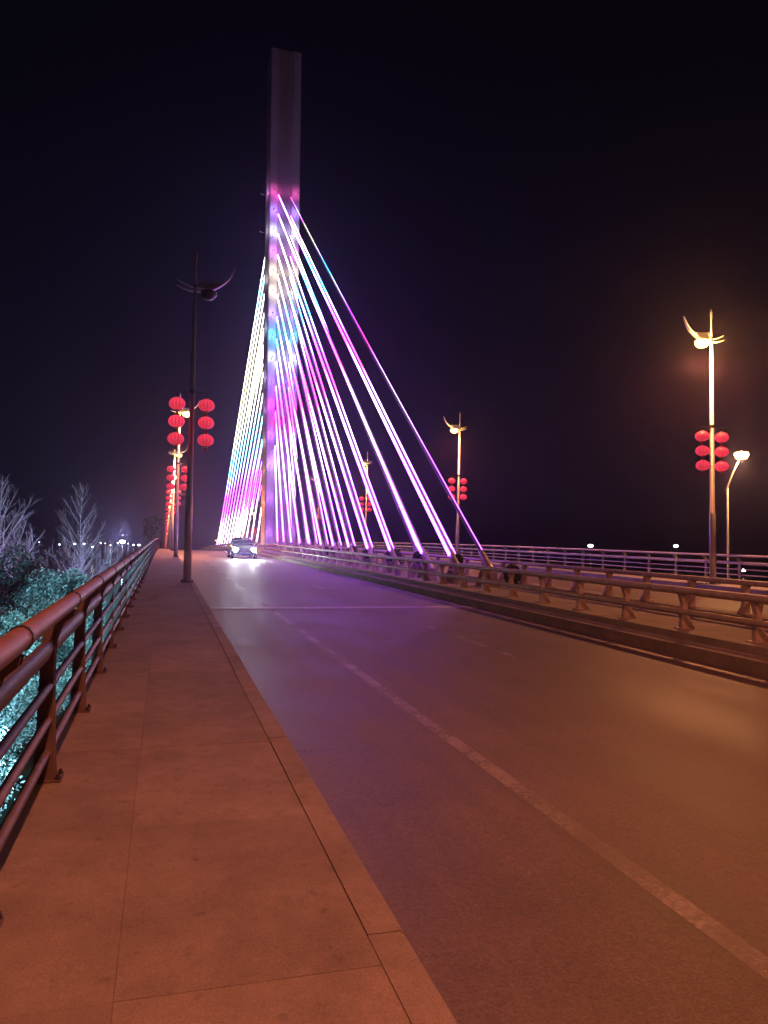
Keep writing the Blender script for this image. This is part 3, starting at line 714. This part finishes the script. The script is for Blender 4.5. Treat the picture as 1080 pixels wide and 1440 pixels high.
def leafy_tree(loc, height, rad, seed, label, n=16000, size=.085, sq=(1,1,.8)):
    root = empty('evergreen_tree', loc); tag(root, label, 'tree', 'evergreen trees below the walkway')
    rs = random.Random(seed); m = MB(); top = height
    m.tube([(0,0,0),(.1,.05,height*.4),(0,.1,height*.75)], [.16,.12,.07], 8)
    for k in range(7):
        a = k*2*math.pi/7+rs.uniform(-.3,.3); z = height*rs.uniform(.35,.6)
        m.tube([(0,0,z),(math.cos(a)*rad*.4,math.sin(a)*rad*.4,z+rad*.4),(math.cos(a)*rad*.75,math.sin(a)*rad*.75,z+rad*.7)], [.06,.04,.015], 5)
    m.build('trunk', MT['barkd'], root, True)
    leaf_obj('crown', leaves(n, (0,0,height-rad*sq[2]), rad, size, sq, .4, 60), MT['leaf'], root)
leafy_tree((-4.6, 12.5, GZ), 6.3, 2.3, 1, 'leafy tree with cyan lit leaves just outside the nearest railing', 90000, .034)
leafy_tree((-5.6, 19.0, GZ), 6.9, 2.7, 2, 'bright cyan lit leafy tree at the left edge, second from the viewpoint', 90000, .042)
leafy_tree((-3.6, 26.5, GZ), 6.3, 2.2, 3, 'leafy tree close to the walkway, third from the viewpoint', 60000, .048)
leafy_tree((-8.6, 29.0, GZ), 5.7, 2.8, 4, 'dark leafy tree at the left edge behind the bright one', 40000, .058)
leafy_tree((-4.4, 36.0, GZ), 6.9, 2.3, 5, 'teal leafy tree in front of the bare tree by the railing', 45000, .058)
leafy_tree((-7.2, 41.0, GZ), 7.9, 2.4, 6, 'taller dim leafy tree between the two bare trees', 18000, .10, (.8,.8,1.2))
leafy_tree((-2.6, 8.0, GZ), 4.6, 1.7, 7, 'low leafy tree directly below the nearest railing bay', 50000, .033)
leafy_tree((-4.0, 5.6, GZ), 4.9, 1.9, 13, 'leafy tree lower and farther out than the one under the nearest bay', 40000, .035)
leafy_tree((-3.0, 3.0, GZ), 4.6, 1.7, 9, 'low leafy tree below the railing beside the viewpoint', 24000, .033)
leafy_tree((-1.9, 125, GZ), 13.2, 1.35, 10, 'narrow dim tree rising beyond the far end of the left railing', 1500, .2, (1,1,1.7))

# cyan flood lamps standing on the ground among the trees
def flood(loc, aim, col, power, label, r=.12, size=110):
    root = empty('flood_lamp', loc); tag(root, label, 'flood lamp', 'flood lamps lighting the trees')
    d = (Vector(aim)-Vector(loc)).normalized()
    MB().tube([(.5,0,0),(.1,0,0)], .03, 6).build('bracket', MT['dark'], root)
    MB().tube([-d*.14, d*.02], [.10,.13], 12).build('housing', MT['dark'], root)
    MB().tube([d*.021, d*.03], .115, 12).build('lens', emis('lit_flood_lens', col, 6), root)
    L = bpy.data.lights.new('flood_bulb', 'SPOT'); L.energy = power; L.color = col; L.spot_size = R(size); L.spot_blend = .6; L.shadow_soft_size = r
    o = bpy.data.objects.new('flood_bulb', L); C.objects.link(o); o.parent = root; o.location = d*.06
    o.rotation_euler = d.to_track_quat('-Z', 'Y').to_euler()
CY = (.28, .74, 1.0); BL = (.40, .48, 1.0)
flood((-1.15, 6.5, -.75), (-4.2, 11, -1.2), CY, 3200, 'cyan flood lamp outside the nearest railing bays')
flood((-1.15, 12.0, -.6), (-5.0, 17, -1.0), CY, 6500, 'cyan flood lamp outside the railing, second from the viewpoint')
flood((-1.15, 20.0, -.5), (-5.0, 27, -1.0), (.28,.78,.95), 2600, 'teal flood lamp outside the railing, third from the viewpoint')
flood((-1.15, 31.0, -.4), (-5.0, 38, -1.0), CY, 1900, 'cyan flood lamp outside the railing, fourth from the viewpoint')
flood((-2.2, 43.0, -.5), (-5.0, 48.5, 1.5), BL, 1900, 'blue flood lamp aimed up at the bare tree by the railing')
flood((-7.0, 42.4, .2), (-9.5, 46, 1.5), (.5,.45,1.0), 1100, 'violet flood lamp aimed at the left edge bare tree')
flood((-2.0, 62.0, -3.0), (-4.5, 70, 0.0), (.25,.6,1.0), 5000, 'far blue flood lamp by the small bare tree')

# ------------------------------------------------------------------ neighbouring road lamp and far lights
def park_lamp(loc, h, reach, label, col_m, power=None, col=None, r=.16, group=None, hr=.07):
    root = empty('road_lamp', loc); tag(root, label, 'street lamp', group)
    MB().tube([(0,0,0),(0,0,h*.86)], [hr*1.4, hr*.8], 10).build('pole', MT['pole'], root, True)
    if reach:
        MB().tube([(-reach*.18,0,h*.845),(0,0,h*.86),(reach*.45,0,h*.93),(reach,0,h)], [hr*.5,hr*.9,hr*.8,hr*.5], 8).build('arm', MT['pole'], root, True)
    m = MB().lathe([(.02,-r*.7),(r*.7,-r*.55),(r,-.02),(r*.9,r*.3),(.03,r*.5)], 12, (reach,0,h)); fixn(m.build('lamp_head', col_m, root, True).data)
    if power:
        L = bpy.data.lights.new('lamp_bulb', 'POINT'); L.energy = power; L.color = col; L.shadow_soft_size = r
        o = bpy.data.objects.new('lamp_bulb', L); C.objects.link(o); o.parent = root; o.location = (reach-.25, -.1, h-.45)
park_lamp((31.75, 37.8, GZ), 14.1, 1.0, 'white pole lamp with forked arm, beyond the right railing, golden light', MT['lens'], 1800, (1,.5,.18), .42)
LC = MT['lens_cold']
park_lamp((79.8, 133, GZ), 9.8, 0, 'small white lamp beyond the right railing, left of the pair', LC, None, None, .5, 'far lamps beyond the right railing', .1)
park_lamp((96.2, 129, GZ), 10.0, 0, 'small white lamp beyond the right railing, right of the pair', LC, None, None, .45, 'far lamps beyond the right railing', .1)
park_lamp((62.5, 72, GZ), 6.6, 0, 'low white lamp far right behind the railing bars', LC, None, None, .25, 'far lamps beyond the right railing', .08)
far = [(-137, 400, 3.2), (-62,430,3.0), (-52,428,2.0), (-46,440,2.6), (-40,425,3.4),(-36,430,2.4),(-33,440,3.8),(-30,432,3.0),(-27,426,2.5),(-24,436,4.6),(-21,424,4.8),(-18.5,430,3.6),(-16,436,2.8),(-13,430,3.0),(-9,426,2.4),(-81,405,4.6),(-72,300,-2.2)]
far.sort(key=lambda q: q[0]/q[1])
ORD2 = ORD + ['fifteenth','sixteenth','last']
for k, (x, y, z) in enumerate(far):
    r_ = 1.5 if x == -21 else random.choice([.25,.35,.45,.6,.7])
    park_lamp((x, y, GZ), z-GZ+random.uniform(-.9,.9), 0, 'largest, brightest white light on the far river bank' if x == -21 else f'tiny white street light on the far river bank, {ORD2[k]} from the left', MT['lens_cold'], None, None, r_, 'lights on the far river bank', .15)
L = bpy.data.lights.new('bank_glow', 'POINT'); L.energy = 16000; L.color = (.7,.85,1.0); L.shadow_soft_size = 1.0
o = bpy.data.objects.new('bank_glow', L); C.objects.link(o); o.location = (-20.8, 421, 7.5)
for k in range(5):
    park_lamp((-2.2-.25*k, 200+18*k, GZ), 10.5-GZ-7-.4*k, 0, f'small warm light at the end of the left railing, {ORD[k]} in distance', MT['lens'], None, None, .28, 'lights at the far end of the bridge', .08)

# ------------------------------------------------------------------ night haze
hz = MB().box(-1600, 1600, -400, 2600, -7.5, 60).mesh('haze', MT['concrete'])
hm = bpy.data.materials.new('night_haze'); hm.use_nodes = True; hn = hm.node_tree.nodes; hn.clear()
ho = hn.new('ShaderNodeOutputMaterial'); hv = hn.new('ShaderNodeVolumePrincipled')
hv.inputs['Color'].default_value = (.55, .42, .85, 1); hv.inputs['Density'].default_value = HAZE; hv.inputs['Anisotropy'].default_value = .85
hm.node_tree.links.new(hv.outputs[0], ho.inputs['Volume'])
hz.materials.clear(); hz.materials.append(hm)
tag(link('haze', hz), kind='stuff')
